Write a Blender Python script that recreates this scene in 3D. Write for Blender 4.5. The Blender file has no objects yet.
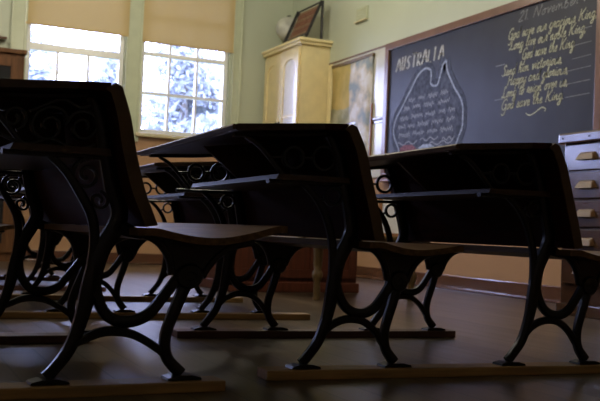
import bpy, bmesh, math, random
from mathutils import Vector, Matrix
random.seed(7)
PI = math.pi
SC = bpy.context.scene
COL = SC.collection

# ------------------------------------------------------------------ materials
def lin(c):
    return tuple(((x / 255.0) / 12.92 if x / 255.0 <= .04045 else ((x / 255.0 + .055) / 1.055) ** 2.4) for x in c)

def mat(name, rgb, rough=.5, spec=.5, metal=0.0, vary=.12, scale=8.0, stretch=(1, 1, 1), bump=0.0, coat=0.0, coat_rough=.1):
    """principled surface whose colour wanders a little with noise in object space"""
    m = bpy.data.materials.new(name); m.use_nodes = True
    nt = m.node_tree; b = nt.nodes['Principled BSDF']
    b.inputs['Roughness'].default_value = rough
    b.inputs['Specular IOR Level'].default_value = spec
    b.inputs['Metallic'].default_value = metal
    b.inputs['Coat Weight'].default_value = coat
    b.inputs['Coat Roughness'].default_value = coat_rough
    tc = nt.nodes.new('ShaderNodeTexCoord'); mp = nt.nodes.new('ShaderNodeMapping')
    mp.inputs['Scale'].default_value = stretch
    nz = nt.nodes.new('ShaderNodeTexNoise'); nz.inputs['Scale'].default_value = scale; nz.inputs['Detail'].default_value = 4
    rp = nt.nodes.new('ShaderNodeValToRGB')
    e = rp.color_ramp.elements
    e[0].position, e[1].position = .3, .7
    e[0].color = (*[max(0, c * (1 - vary)) for c in rgb], 1)
    e[1].color = (*[min(1, c * (1 + vary)) for c in rgb], 1)
    L = nt.links.new
    L(tc.outputs['Object'], mp.inputs['Vector']); L(mp.outputs['Vector'], nz.inputs['Vector'])
    L(nz.outputs['Fac'], rp.inputs['Fac']); L(rp.outputs['Color'], b.inputs['Base Color'])
    if bump:
        bp = nt.nodes.new('ShaderNodeBump'); bp.inputs['Strength'].default_value = bump; bp.inputs['Distance'].default_value = .01
        L(nz.outputs['Fac'], bp.inputs['Height']); L(bp.outputs['Normal'], b.inputs['Normal'])
    return m

def mat_wall():
    """sage green above the dado rail, glossy peach below it"""
    m = bpy.data.materials.new('painted_wall'); m.use_nodes = True
    nt = m.node_tree; b = nt.nodes['Principled BSDF']; L = nt.links.new
    geo = nt.nodes.new('ShaderNodeNewGeometry'); sx = nt.nodes.new('ShaderNodeSeparateXYZ')
    gt = nt.nodes.new('ShaderNodeMath'); gt.operation = 'GREATER_THAN'; gt.inputs[1].default_value = 1.655
    L(geo.outputs['Position'], sx.inputs[0]); L(sx.outputs['Z'], gt.inputs[0])
    nz = nt.nodes.new('ShaderNodeTexNoise'); nz.inputs['Scale'].default_value = 1.7; nz.inputs['Detail'].default_value = 5
    L(geo.outputs['Position'], nz.inputs['Vector'])
    up = nt.nodes.new('ShaderNodeMix'); up.data_type = 'RGBA'
    up.inputs['A'].default_value = (.47, .515, .395, 1); up.inputs['B'].default_value = (.545, .59, .465, 1)
    lo = nt.nodes.new('ShaderNodeMix'); lo.data_type = 'RGBA'
    lo.inputs['A'].default_value = (.41, .24, .135, 1); lo.inputs['B'].default_value = (.46, .275, .155, 1)
    mx = nt.nodes.new('ShaderNodeMix'); mx.data_type = 'RGBA'
    L(nz.outputs['Fac'], up.inputs['Factor']); L(nz.outputs['Fac'], lo.inputs['Factor'])
    L(gt.outputs[0], mx.inputs['Factor']); L(lo.outputs['Result'], mx.inputs['A']); L(up.outputs['Result'], mx.inputs['B'])
    L(mx.outputs['Result'], b.inputs['Base Color'])
    mr = nt.nodes.new('ShaderNodeMapRange'); mr.inputs['To Min'].default_value = .22; mr.inputs['To Max'].default_value = .5
    L(gt.outputs[0], mr.inputs['Value']); L(mr.outputs['Result'], b.inputs['Roughness'])
    return m

def mat_floor():
    m = bpy.data.materials.new('floor_boards'); m.use_nodes = True
    nt = m.node_tree; b = nt.nodes['Principled BSDF']; L = nt.links.new
    tc = nt.nodes.new('ShaderNodeTexCoord'); mp = nt.nodes.new('ShaderNodeMapping')
    mp.inputs['Rotation'].default_value = (0, 0, PI / 2)
    b.inputs['Specular IOR Level'].default_value = .22
    br = nt.nodes.new('ShaderNodeTexBrick')
    br.inputs['Scale'].default_value = 1.0; br.inputs['Brick Width'].default_value = 3.2; br.inputs['Row Height'].default_value = .13
    br.inputs['Mortar Size'].default_value = .004; br.inputs['Mortar Smooth'].default_value = .3
    br.inputs['Color1'].default_value = (.048, .035, .023, 1); br.inputs['Color2'].default_value = (.10, .073, .048, 1)
    br.inputs['Mortar'].default_value = (.010, .008, .006, 1)
    L(tc.outputs['Object'], mp.inputs['Vector']); L(mp.outputs['Vector'], br.inputs['Vector'])
    nz = nt.nodes.new('ShaderNodeTexNoise'); nz.inputs['Scale'].default_value = 2.2; nz.inputs['Detail'].default_value = 6
    m2 = nt.nodes.new('ShaderNodeMapping'); m2.inputs['Scale'].default_value = (9, .8, 1)
    L(tc.outputs['Object'], m2.inputs['Vector']); L(m2.outputs['Vector'], nz.inputs['Vector'])
    rp = nt.nodes.new('ShaderNodeValToRGB'); e = rp.color_ramp.elements
    e[0].position, e[1].position = .3, .72
    e[0].color, e[1].color = (.75, .73, .71, 1), (1.12, 1.12, 1.12, 1)
    L(nz.outputs['Fac'], rp.inputs['Fac'])
    mx = nt.nodes.new('ShaderNodeMix'); mx.data_type = 'RGBA'; mx.blend_type = 'MULTIPLY'; mx.inputs['Factor'].default_value = 1
    L(br.outputs['Color'], mx.inputs['A']); L(rp.outputs['Color'], mx.inputs['B'])
    L(mx.outputs['Result'], b.inputs['Base Color'])
    mr = nt.nodes.new('ShaderNodeMapRange'); mr.inputs['To Min'].default_value = .25; mr.inputs['To Max'].default_value = .36
    L(nz.outputs['Fac'], mr.inputs['Value']); L(mr.outputs['Result'], b.inputs['Roughness'])
    bp = nt.nodes.new('ShaderNodeBump'); bp.inputs['Strength'].default_value = .12; bp.inputs['Distance'].default_value = .003
    L(br.outputs['Fac'], bp.inputs['Height']); bp.invert = True; L(bp.outputs['Normal'], b.inputs['Normal'])
    return m

def mat_blind():
    m = bpy.data.materials.new('blind_cloth'); m.use_nodes = True
    nt = m.node_tree; L = nt.links.new
    nt.nodes.remove(nt.nodes['Principled BSDF']); out = nt.nodes['Material Output']
    tc = nt.nodes.new('ShaderNodeTexCoord'); nz = nt.nodes.new('ShaderNodeTexNoise'); nz.inputs['Scale'].default_value = 90
    L(tc.outputs['Object'], nz.inputs['Vector'])
    rp = nt.nodes.new('ShaderNodeValToRGB'); e = rp.color_ramp.elements
    e[0].color, e[1].color = (.50, .38, .18, 1), (.57, .44, .22, 1)
    L(nz.outputs['Fac'], rp.inputs['Fac'])
    d = nt.nodes.new('ShaderNodeBsdfDiffuse'); t = nt.nodes.new('ShaderNodeBsdfTranslucent')
    L(rp.outputs['Color'], d.inputs['Color']); L(rp.outputs['Color'], t.inputs['Color'])
    mx = nt.nodes.new('ShaderNodeMixShader'); mx.inputs[0].default_value = BLIND_T
    L(d.outputs[0], mx.inputs[1]); L(t.outputs[0], mx.inputs[2]); L(mx.outputs[0], out.inputs['Surface'])
    return m

def mat_glass(name='window_glass'):
    m = bpy.data.materials.new(name); m.use_nodes = True
    nt = m.node_tree; L = nt.links.new
    nt.nodes.remove(nt.nodes['Principled BSDF']); out = nt.nodes['Material Output']
    t = nt.nodes.new('ShaderNodeBsdfTransparent'); g = nt.nodes.new('ShaderNodeBsdfGlossy'); g.inputs['Roughness'].default_value = .02
    t.inputs['Color'].default_value = (.96, .98, .98, 1)
    fr = nt.nodes.new('ShaderNodeFresnel'); fr.inputs['IOR'].default_value = 1.45
    mx = nt.nodes.new('ShaderNodeMixShader')
    L(fr.outputs[0], mx.inputs[0]); L(t.outputs[0], mx.inputs[1]); L(g.outputs[0], mx.inputs[2]); L(mx.outputs[0], out.inputs['Surface'])
    return m

def mat_map():
    """old wall map: ochre upper part on one side, pale grey-blue sheet with river lines on the other"""
    m = bpy.data.materials.new('printed_map'); m.use_nodes = True
    nt = m.node_tree; b = nt.nodes['Principled BSDF']; L = nt.links.new
    b.inputs['Roughness'].default_value = .75; b.inputs['Specular IOR Level'].default_value = .25
    tc = nt.nodes.new('ShaderNodeTexCoord'); sx = nt.nodes.new('ShaderNodeSeparateXYZ'); L(tc.outputs['Object'], sx.inputs[0])
    nz = nt.nodes.new('ShaderNodeTexNoise'); nz.inputs['Scale'].default_value = 5; nz.inputs['Detail'].default_value = 7
    L(tc.outputs['Object'], nz.inputs['Vector'])
    sheet = nt.nodes.new('ShaderNodeValToRGB'); e = sheet.color_ramp.elements
    e[0].position, e[1].position = .38, .6
    e[0].color, e[1].color = (.30, .36, .44, 1), (.74, .74, .80, 1)
    k = sheet.color_ramp.elements.new(.5); k.color = (.60, .55, .50, 1)
    L(nz.outputs['Fac'], sheet.inputs['Fac'])
    land = nt.nodes.new('ShaderNodeValToRGB'); e = land.color_ramp.elements
    e[0].position, e[1].position = .35, .65
    e[0].color, e[1].color = (.45, .36, .13, 1), (.62, .48, .20, 1)
    L(nz.outputs['Fac'], land.inputs['Fac'])
    low = nt.nodes.new('ShaderNodeValToRGB'); e = low.color_ramp.elements
    e[0].position, e[1].position = .42, .55
    e[0].color, e[1].color = (.30, .30, .20, 1), (.46, .44, .33, 1)
    L(nz.outputs['Fac'], low.inputs['Fac'])
    # object space: x = along wall, z = height from the sheet's middle
    wob = nt.nodes.new('ShaderNodeMath'); wob.operation = 'MULTIPLY_ADD'; wob.inputs[1].default_value = .10
    L(nz.outputs['Fac'], wob.inputs[0]); L(sx.outputs['Y'], wob.inputs[2])
    g1 = nt.nodes.new('ShaderNodeMath'); g1.operation = 'GREATER_THAN'; g1.inputs[1].default_value = .08
    L(wob.outputs[0], g1.inputs[0])
    wz = nt.nodes.new('ShaderNodeMath'); wz.operation = 'MULTIPLY_ADD'; wz.inputs[1].default_value = .15
    L(nz.outputs['Fac'], wz.inputs[0]); L(sx.outputs['Z'], wz.inputs[2])
    g2 = nt.nodes.new('ShaderNodeMath'); g2.operation = 'GREATER_THAN'; g2.inputs[1].default_value = .14
    L(wz.outputs[0], g2.inputs[0])
    a = nt.nodes.new('ShaderNodeMix'); a.data_type = 'RGBA'; L(g2.outputs[0], a.inputs['Factor'])
    L(low.outputs['Color'], a.inputs['A']); L(land.outputs['Color'], a.inputs['B'])
    c = nt.nodes.new('ShaderNodeMix'); c.data_type = 'RGBA'; L(g1.outputs[0], c.inputs['Factor'])
    L(sheet.outputs['Color'], c.inputs['A']); L(a.outputs['Result'], c.inputs['B'])
    L(c.outputs['Result'], b.inputs['Base Color'])
    return m

BLIND_T = .07
M = {}
M['wall'] = mat_wall()
M['floor'] = mat_floor()
M['ceiling'] = mat('ceiling_paint', (.70, .70, .66), .8)
M['trim_green'] = mat('gloss_green_trim', (.52, .56, .40), .22, vary=.05)
M['pale_panel'] = mat('pale_sheen_panel', (.60, .60, .53), .25, vary=.05)
M['white_paint'] = mat('white_window_paint', (.84, .85, .82), .3, vary=.03)
M['sill'] = mat('cream_sill', (.60, .53, .33), .35, vary=.06)
M['brown_trim'] = mat('brown_varnished_trim', (.10, .042, .022), .18, scale=6, stretch=(1, 12, 12), coat=.6, coat_rough=.08)
M['glass'] = mat_glass()
M['blind'] = mat_blind()
M['iron'] = mat('black_cast_iron', (.0012, .0012, .0014), .36, spec=.22, vary=.3, scale=30, bump=.05)
M['desk_wood'] = mat('dark_desk_wood', (.024, .0046, .0022), .5, spec=.04, vary=.35, scale=5, stretch=(14, 1, 14), bump=.02)
M['edge_wood'] = mat('worn_lit_edge_wood', (.055, .030, .012), .45, spec=.2, vary=.35, scale=12)  # browner desk wood with the light on its edges put into the colour
M['lid_wood'] = mat('dark_lid_wood', (.032, .015, .0068), .38, spec=.20, vary=.35, scale=5, stretch=(14, 1, 14), bump=.02)
M['seat_wood'] = mat('worn_seat_wood', (.085, .046, .018), .45, spec=.12, vary=.4, scale=5, stretch=(14, 1, 14), bump=.02)
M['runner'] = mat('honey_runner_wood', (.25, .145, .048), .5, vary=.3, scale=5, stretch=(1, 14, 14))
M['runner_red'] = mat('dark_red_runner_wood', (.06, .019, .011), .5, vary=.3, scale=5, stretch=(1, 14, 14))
M['board'] = mat('slate_board', (.017, .0185, .025), .5, spec=.28, vary=.35, scale=3.0)
M['board_frame'] = mat('board_frame_wood', (.17, .085, .05), .3, vary=.2, scale=5)
M['chalk'] = mat('white_chalk', (.50, .51, .38), .95, spec=.1, vary=.35, scale=60)
M['chalk_title'] = mat('plain_white_chalk', (.52, .53, .54), .95, spec=.1, vary=.3, scale=60)
M['chalk_grey'] = mat('blue_grey_chalk', (.29, .32, .43), .95, spec=.1, vary=.3, scale=60)
M['chalk_dim'] = mat('rubbed_chalk', (.26, .27, .28), .95, spec=.1, vary=.4, scale=60)
M['chalk_blue'] = mat('pale_blue_chalk', (.36, .42, .60), .95, spec=.1, vary=.35, scale=50)
M['chalk_smear'] = mat('smeared_grey_chalk', (.095, .11, .175), .95, spec=.1, vary=.4, scale=25)
M['chalk_halo'] = mat('smeared_blue_chalk', (.085, .10, .16), .95, spec=.1, vary=.4, scale=25)
M['chalk_pink'] = mat('pink_chalk', (.24, .12, .17), .95, spec=.1, vary=.4, scale=40)
M['cream'] = mat('cream_cupboard_paint', (.80, .68, .37), .30, vary=.06)
M['cream_glass'] = mat('pale_door_glass', (.86, .84, .86), .12, vary=.06)  # opaque near-white pane; the other door's pane is cream
M['brown_case'] = mat('brown_case_wood', (.12, .055, .024), .5, spec=.15, vary=.3, scale=4, stretch=(8, 8, 1))
M['dark_glass'] = mat('dark_case_glass', (.02, .02, .022), .08, vary=.1)
M['drawer_wood'] = mat('varnished_drawer_wood', (.050, .022, .010), .25, vary=.12, scale=4, stretch=(10, 1, 10), coat=.55, coat_rough=.10)
M['pull'] = mat('light_wood_pull', (.105, .052, .019), .4, vary=.2, scale=20)
M['cedar'] = mat('red_cedar', (.085, .024, .012), .36, vary=.3, scale=4, stretch=(10, 10, 1))
M['pale_wood'] = mat('pale_pine', (.15, .095, .036), .45, vary=.2, scale=5, stretch=(9, 9, 1))
M['white_card'] = mat('white_card', (.78, .78, .84), .35, vary=.04)
M['orange_wood'] = mat('orange_wood', (.30, .13, .05), .4, vary=.2)
M['map'] = mat_map()
M['abacus_bead'] = mat('red_brown_bead', (.20, .085, .05), .4, vary=.4, scale=35)
M['bead_pale'] = mat('pale_bead', (.24, .16, .09), .4, vary=.3, scale=35)
M['black_paint'] = mat('black_paint', (.012, .012, .014), .35, vary=.2)
M['globe'] = mat('faded_globe_paper', (.52, .53, .47), .35, vary=.22, scale=9)
M['paper'] = mat('cream_paper', (.70, .62, .45), .7, vary=.06)
M['bark'] = mat('grey_bark', (.16, .14, .12), .9, vary=.3)
M['leaf'] = mat('blue_grey_leaf', (.34, .36, .38), .6, vary=.3, scale=2)
nt_ = M['leaf'].node_tree; tr_ = nt_.nodes.new('ShaderNodeBsdfTranslucent'); mx_ = nt_.nodes.new('ShaderNodeMixShader'); mx_.inputs[0].default_value = .5
tr_.inputs['Color'].default_value = (.37, .39, .43, 1)
nt_.links.new(nt_.nodes['Principled BSDF'].outputs[0], mx_.inputs[1]); nt_.links.new(tr_.outputs[0], mx_.inputs[2]); nt_.links.new(mx_.outputs[0], nt_.nodes['Material Output'].inputs['Surface'])
M['lawn'] = mat('pale_lawn', (.16, .20, .12), .9, vary=.25, scale=2)

# ------------------------------------------------------------------ mesh helpers
def box(bm, x0, x1, y0, y1, z0, z1, bev=0.0):
    vs = [bm.verts.new((x, y, z)) for x in (x0, x1) for y in (y0, y1) for z in (z0, z1)]
    idx = [(0, 1, 3, 2), (4, 6, 7, 5), (0, 4, 5, 1), (2, 3, 7, 6), (0, 2, 6, 4), (1, 5, 7, 3)]
    fs = [bm.faces.new([vs[i] for i in f]) for f in idx]
    if bev:
        es = list({e for f in fs for e in f.edges})
        bmesh.ops.bevel(bm, geom=es, offset=bev, segments=2, affect='EDGES', profile=.6)
    return vs

def prism(bm, prof, y0, y1):
    """closed (x,z) outline extruded along y"""
    a = [bm.verts.new((p[0], y0, p[1])) for p in prof]; b = [bm.verts.new((p[0], y1, p[1])) for p in prof]
    n = len(prof)
    bm.faces.new(a); bm.faces.new(b[::-1])
    for i in range(n):
        bm.faces.new((a[i], b[i], b[(i + 1) % n], a[(i + 1) % n]))

def catmull(pts, sub=6, closed=False):
    P = [Vector(p) for p in pts]; n = len(P); out = []
    rng = range(n) if closed else range(n - 1)
    for i in rng:
        p1, p2 = P[i], P[(i + 1) % n]
        p0 = P[i - 1] if (closed or i > 0) else p1 * 2 - p2
        p3 = P[(i + 2) % n] if (closed or i + 2 < n) else p2 * 2 - p1
        for k in range(sub):
            t = k / sub
            out.append(.5 * ((2 * p1) + (p2 - p0) * t + (2 * p0 - 5 * p1 + 4 * p2 - p3) * t * t + (3 * p1 - p0 - 3 * p2 + p3) * t ** 3))
    if not closed: out.append(P[-1])
    return out

def sweep(bm, pts, w, t, y=0.0, closed=False, sub=6):
    """cast bar along an (x,z) path: w wide in the plane (number or list per control point), t thick in y, rounded section"""
    ws = w if isinstance(w, (list, tuple)) else [w] * len(pts)
    q = catmull([(p[0], p[1], ws[i]) for i, p in enumerate(pts)], sub, closed)
    sec = [(math.cos(a), math.sin(a)) for a in [PI / 8 + k * PI / 4 for k in range(8)]]
    sec = [(math.copysign(abs(c) ** .6, c), math.copysign(abs(s) ** .6, s)) for c, s in sec]
    rings = []; n = len(q)
    for i in range(n):
        a = q[i - 1] if (closed or i > 0) else q[i]; b = q[(i + 1) % n] if (closed or i < n - 1) else q[i]
        d = Vector((b.x - a.x, b.y - a.y)).normalized(); nx, nz = -d.y, d.x
        h = q[i].z / 2
        rings.append([bm.verts.new((q[i].x + nx * h * c, y + t / 2 * s, q[i].y + nz * h * c)) for c, s in sec])
    m = n if closed else n - 1
    for i in range(m):
        r0, r1 = rings[i], rings[(i + 1) % n]
        for k in range(8):
            bm.faces.new((r0[k], r0[(k + 1) % 8], r1[(k + 1) % 8], r1[k]))
    if not closed:
        bm.faces.new(rings[0][::-1]); bm.faces.new(rings[-1])

_sweep = sweep
def ring_pts(cx, cz, r, n=12):
    return [(cx + r * math.cos(2 * PI * k / n), cz + r * math.sin(2 * PI * k / n)) for k in range(n)]

def spiral(cx, cz, r0, r1, a0, turns, n=14):
    return [(cx + (r0 + (r1 - r0) * k / n) * math.cos(a0 + 2 * PI * turns * k / n),
             cz + (r0 + (r1 - r0) * k / n) * math.sin(a0 + 2 * PI * turns * k / n)) for k in range(n + 1)]

def lathe(bm, prof, cx, cy, n=16):
    """(radius, z) outline turned round a vertical axis"""
    rings = [[bm.verts.new((cx + r * math.cos(2 * PI * k / n), cy + r * math.sin(2 * PI * k / n), z)) for k in range(n)] for r, z in prof]
    for a, b in zip(rings, rings[1:]):
        for k in range(n): bm.faces.new((a[k], a[(k + 1) % n], b[(k + 1) % n], b[k]))
    bm.faces.new(rings[0][::-1]); bm.faces.new(rings[-1])

def tube(bm, pts, r, n=8, closed=False):
    P = [Vector(p) for p in pts]; N = len(P); rings = []
    for i in range(N):
        a = P[i - 1] if (closed or i > 0) else P[i]; b = P[(i + 1) % N] if (closed or i < N - 1) else P[i]
        d = (b - a).normalized(); up = Vector((0, 0, 1)) if abs(d.z) < .9 else Vector((1, 0, 0))
        s = d.cross(up).normalized(); u = s.cross(d)
        rings.append([bm.verts.new(P[i] + (s * math.cos(2 * PI * k / n) + u * math.sin(2 * PI * k / n)) * r) for k in range(n)])
    for i in range(N if closed else N - 1):
        r0, r1 = rings[i], rings[(i + 1) % N]
        for k in range(n): bm.faces.new((r0[k], r0[(k + 1) % n], r1[(k + 1) % n], r1[k]))
    if not closed: bm.faces.new(rings[0][::-1]); bm.faces.new(rings[-1])

def obj(name, bm, m, parent=None, smooth=False, loc=(0, 0, 0), rotz=0.0):
    bmesh.ops.recalc_face_normals(bm, faces=bm.faces)
    me = bpy.data.meshes.new(name); bm.to_mesh(me); bm.free()
    if smooth:
        for p in me.polygons: p.use_smooth = True
        try: me.set_sharp_from_angle(angle=math.radians(40))
        except Exception: pass
    me.materials.append(m)
    o = bpy.data.objects.new(name, me); COL.objects.link(o)
    o.location = loc; o.rotation_euler = (0, 0, rotz)
    if parent: o.parent = parent
    return o

def B(*a, bev=0.0):
    bm = bmesh.new(); box(bm, *a, bev=bev); return bm

def tag(o, label, cat, group=None):
    o['label'] = label; o['category'] = cat
    if group: o['group'] = group
    return o

def thing(name, label, cat, loc=(0, 0, 0), rotz=0.0, group=None):
    o = bpy.data.objects.new(name, None); COL.objects.link(o)
    o.location = loc; o.rotation_euler = (0, 0, rotz); o.empty_display_size = .1
    return tag(o, label, cat, group)

def struct(name, bm, m, parent=None, **k):
    o = obj(name, bm, m, parent, **k)
    if not parent: o['kind'] = 'structure'
    return o

def copy_tree(o, parent=None):
    c = o.copy(); COL.objects.link(c); c.parent = parent
    for ch in list(o.children): copy_tree(ch, c)
    return c

# ------------------------------------------------------------------ room shell
XB, YW, XL, YN, ZC = 4.73, 10.79, -4.0, -2.6, 4.1     # board wall, window wall, side wall, near wall, ceiling
struct('floor', B(XL - .3, XB + .3, YN - .3, YW + .3, -.1, 0), M['floor'])
struct('ceiling', B(XL - .3, XB + .3, YN - .3, YW + .3, ZC, ZC + .1), M['ceiling'])
struct('wall_right', B(XB, XB + .3, YN, YW + .3, 0, ZC), M['wall'])
struct('wall_front', B(XL - .3, XB + .3, YN - .3, YN, 0, ZC), M['wall'])
WIN = [(-2.30, -.95), (1.45, 2.58), (2.79, 3.90)]    # openings along the window wall
Z0, Z1 = 1.56, 3.45
bm = bmesh.new()
box(bm, XL, XB, YW, YW + .3, 0, Z0); box(bm, XL, XB, YW, YW + .3, Z1, ZC)
xs = [XL] + [x for w in WIN for x in w] + [XB]
for a, b in zip(xs[::2], xs[1::2]): box(bm, a, b, YW, YW + .3, Z0, Z1)
struct('wall_back', bm, M['wall'])
struct('wall_left', B(XL - .3, XL, YN, YW + .3, 0, ZC), M['wall'])
# baseboards with a quarter round at the floor
def skirting(name, x0, x1, y0, y1, qx0, qx1, qy0, qy1):
    bm = bmesh.new(); box(bm, x0, x1, y0, y1, 0, .125, bev=.006); box(bm, qx0, qx1, qy0, qy1, 0, .022, bev=.007)
    struct(name, bm, M['brown_trim'])
skirting('baseboard_right', XB - .022, XB, YN, YW, XB - .042, XB - .02, YN, YW)
skirting('baseboard_back', XL, XB - .03, YW - .022, YW, XL, XB - .03, YW - .042, YW - .02)
# dado rail: a double moulding
bm = bmesh.new(); 
for ya, yb in ((YN, 5.105), (8.28, 9.62)):
    box(bm, XB - .025, XB, ya, yb, 1.63, 1.655, bev=.005); box(bm, XB - .035, XB, ya, yb, 1.665, 1.69, bev=.006); box(bm, XB - .015, XB, ya, yb, 1.65, 1.67)
struct('trim_1', bm, M['brown_trim'])
bm = bmesh.new()
box(bm, XL, WIN[0][0] - .12, YW - .03, YW, 1.63, 1.69, bev=.006); box(bm, .2, 1.3, YW - .03, YW, 1.63, 1.69, bev=.006); box(bm, 4.06, 4.30, YW - .03, YW, 1.63, 1.69, bev=.006)
struct('trim_2', bm, M['brown_trim'])
# architraves at both ends of the pair of windows and the mullion post between them
def architrave(name, x0, x1):
    bm = bmesh.new(); box(bm, x0, x1, YW - .03, YW, 1.45, 3.75)
    for x in (x0 + .012, x1 - .012): box(bm, x - .014, x + .014, YW - .045, YW, 1.45, 3.75, bev=.006)
    struct(name, bm, M['trim_green'], smooth=False)
architrave('trim_3', 1.27, 1.44); architrave('trim_4', 3.93, 4.05)
bm = bmesh.new(); box(bm, 2.59, 2.78, YW - .02, YW, 1.45, 3.75)
for x in (2.60, 2.77): box(bm, x - .012, x + .012, YW - .035, YW, 1.45, 3.75, bev=.005)
struct('trim_5', bm, M['trim_green'])
# sills
for i, (a, b) in enumerate(WIN):
    struct('trim_%d' % (7 + i), B(a - .05, b + .05, YW - .07, YW + .2, Z0 - .045, Z0, bev=.008), M['sill'])

def window(n, a, b, mulls, rails, style):
    """painted frame set back in the opening; mulls / rails = glazing bars, panes behind"""
    y0, y1 = YW + .06, YW + .13
    bm = bmesh.new()
    box(bm, a, a + .05, y0, y1, Z0, Z1, bev=.006); box(bm, b - .05, b, y0, y1, Z0, Z1, bev=.006)
    box(bm, a + .05, b - .05, y0, y1, Z1 - .05, Z1); box(bm, a + .05, b - .05, y0, y1, Z0, Z0 + .06, bev=.006)
    f = struct('window_%d' % n, bm, M['white_paint'])
    bars = bmesh.new()
    for x, w, *top in mulls: box(bars, x - w / 2, x + w / 2, y0 + .01, y1 - .01, Z0 + .06, top[0] if top else Z1 - .05, bev=.005)
    for z, w in rails: box(bars, a + .05, b - .05, y0 + .004, y1 - .004, z - w / 2, z + w / 2, bev=.005)
    obj('glazing_bars', bars, M['white_paint'], f)
    obj('pane', B(a + .05, b - .05, YW + .092, YW + .098, Z0 + .06, Z1 - .05), M['glass'], f)
window(1, *WIN[1], [(1.815, .035, 2.42), (2.172, .035, 2.42)], [(2.46, .085)], 0)
window(2, *WIN[2], [(3.155, .03), (3.505, .03)], [(2.055, .035), (2.535, .05), (3.0, .03)], 1)
window(3, *WIN[0], [(-1.85, .03), (-1.40, .03)], [(2.055, .035), (2.535, .05), (3.0, .03)], 1)

# roller blinds
def blind(x0, x1, z, label):
    t = thing('roller_blind', label, 'blind', ((x0 + x1) / 2, YW - .04, z), 0, 'roller blinds over the windows')
    h = (x1 - x0) / 2
    bm = bmesh.new(); nx = 10
    rows = [(0, 0), (.35, .004), (.7, .006), (3.72 - z, 0)]
    V = [[bm.verts.new((-h + 2 * h * i / nx, dy * math.sin(i * 1.3), zz)) for i in range(nx + 1)] for zz, dy in rows]
    for a, b in zip(V, V[1:]):
        for i in range(nx): bm.faces.new((a[i], a[i + 1], b[i + 1], b[i]))
    obj('cloth', bm, M['blind'], t, smooth=True)
    obj('hem_batten', B(-h, h, -.006, .006, -.004, .022, bev=.003), M['blind'], t)
    bm = bmesh.new(); tube(bm, [(-h, 0, 3.75 - z), (h, 0, 3.75 - z)], .025); obj('roller', bm, M['pale_wood'], t, smooth=True)
blind(1.42, 2.605, 2.685, 'tan roller blind half drawn over the window with three upright panes')
blind(2.775, 3.935, 2.65, 'tan roller blind half drawn over the window with small square panes')

# ------------------------------------------------------------------ school desks
def outer_profile():
    return [(.202, .433), (.195, .46), (.179, .523), (.152, .612), (.127, .70), (.092, .772)]

def lean(z, k):
    """the tallest desk sets its backrest and seat further forward over the same feet"""
    if k == 1.0 or z < .24: return 0.0
    for (z0, a), (z1, b) in zip(LEAN, LEAN[1:]):
        if z <= z1: return a + (b - a) * (z - z0) / (z1 - z0)
    return LEAN[-1][1]
LEAN = [(.24, 0.0), (.43, .018), (.52, .002), (.66, .004), (.78, .020)]
def frame_side(style, k):
    """cast-iron end standard in the (u,z) plane, at y = 0"""
    bm = bmesh.new(); T = .026; dl = .008 if k == 1.0 else .024
    s = lambda P: [((u if u < .18 else .18 + (u - .18) * k) + lean(z, k), z) for u, z in P]
    sweep(bm, s([(-.02, .045), (.0, .065), (.036, .115), (.062, .19), (.078, .278), (.092, .36), (.132, .45), (.122, .525), (.101, .61), (.080, .69), (.045, .752)]),
          [.03, .03, .032, .036, .046, .046, .046, .042, .040, .038, .03], T)
    sweep(bm, s([(.082, .33), (.096, .265 - dl * .5), (.128, .222 - dl), (.176, .206 - dl), (.222, .222 - dl), (.257, .262 - dl * .5), (.29, .31)]), [.03, .03, .03, .032, .03, .028, .03], T)
    sweep(bm, s([(.042, .125), (.072, .165 - dl * 1.1), (.108, .186 - dl * 1.35), (.146, .192 - dl * 1.4), (.19, .182 - dl * 1.3), (.228, .152 - dl), (.262, .10)]), [.02, .022, .024, .026, .024, .022, .022], T)
    sweep(bm, s([(.312, .315), (.29, .235), (.266, .15), (.270, .09), (.302, .045)]), [.034, .032, .030, .030, .034], T)
    sweep(bm, s(ring_pts(.305, .302, .020, 10)), .03, T + .012, closed=True)
    sweep(bm, s([(.285, .302), (.325, .302)]), .04, T + .008)
    # flaring seat bracket: a web with a rim
    L = s([(.188, .410), (.222, .394), (.246, .368), (.260, .338), (.268, .305)]); R = s([(.335, .300), (.350, .335), (.372, .365), (.40, .385), (.445, .398)])
    lo = catmull(L, 4); hi = catmull(R, 4)
    prism(bm, [(p.x, p.y) for p in [Vector(v) for v in [(a[0], a[1]) for a in lo]]] + [(p[0], p[1]) for p in hi], -.008, .008)
    sweep(bm, L, .02, T); sweep(bm, R, .02, T)
    # lug tying bracket to the backrest foot
    sweep(bm, s([(.115, .43), (.15, .418), (.19, .405)]), [.04, .036, .02], T)
    # shelf brace, shelf rail, lid brace
    sweep(bm, s([(-.045, .598), (.0, .56), (.036, .51), (.060, .45), (.072, .385), (.075, .30)]), [.016, .02, .024, .026, .026, .03], T * .8)
    sweep(bm, s([(-.155, .596), (-.05, .597), (.09, .600)]), .014, T)
    sweep(bm, s([(-.232, .725), (-.19, .702), (-.15, .664), (-.10, .608)]), [.012, .014, .014, .012], T * .7)
    sweep(bm, s([(-.27, .728), (-.1, .738), (.03, .752)]), .014, T)
    return bm

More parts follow.
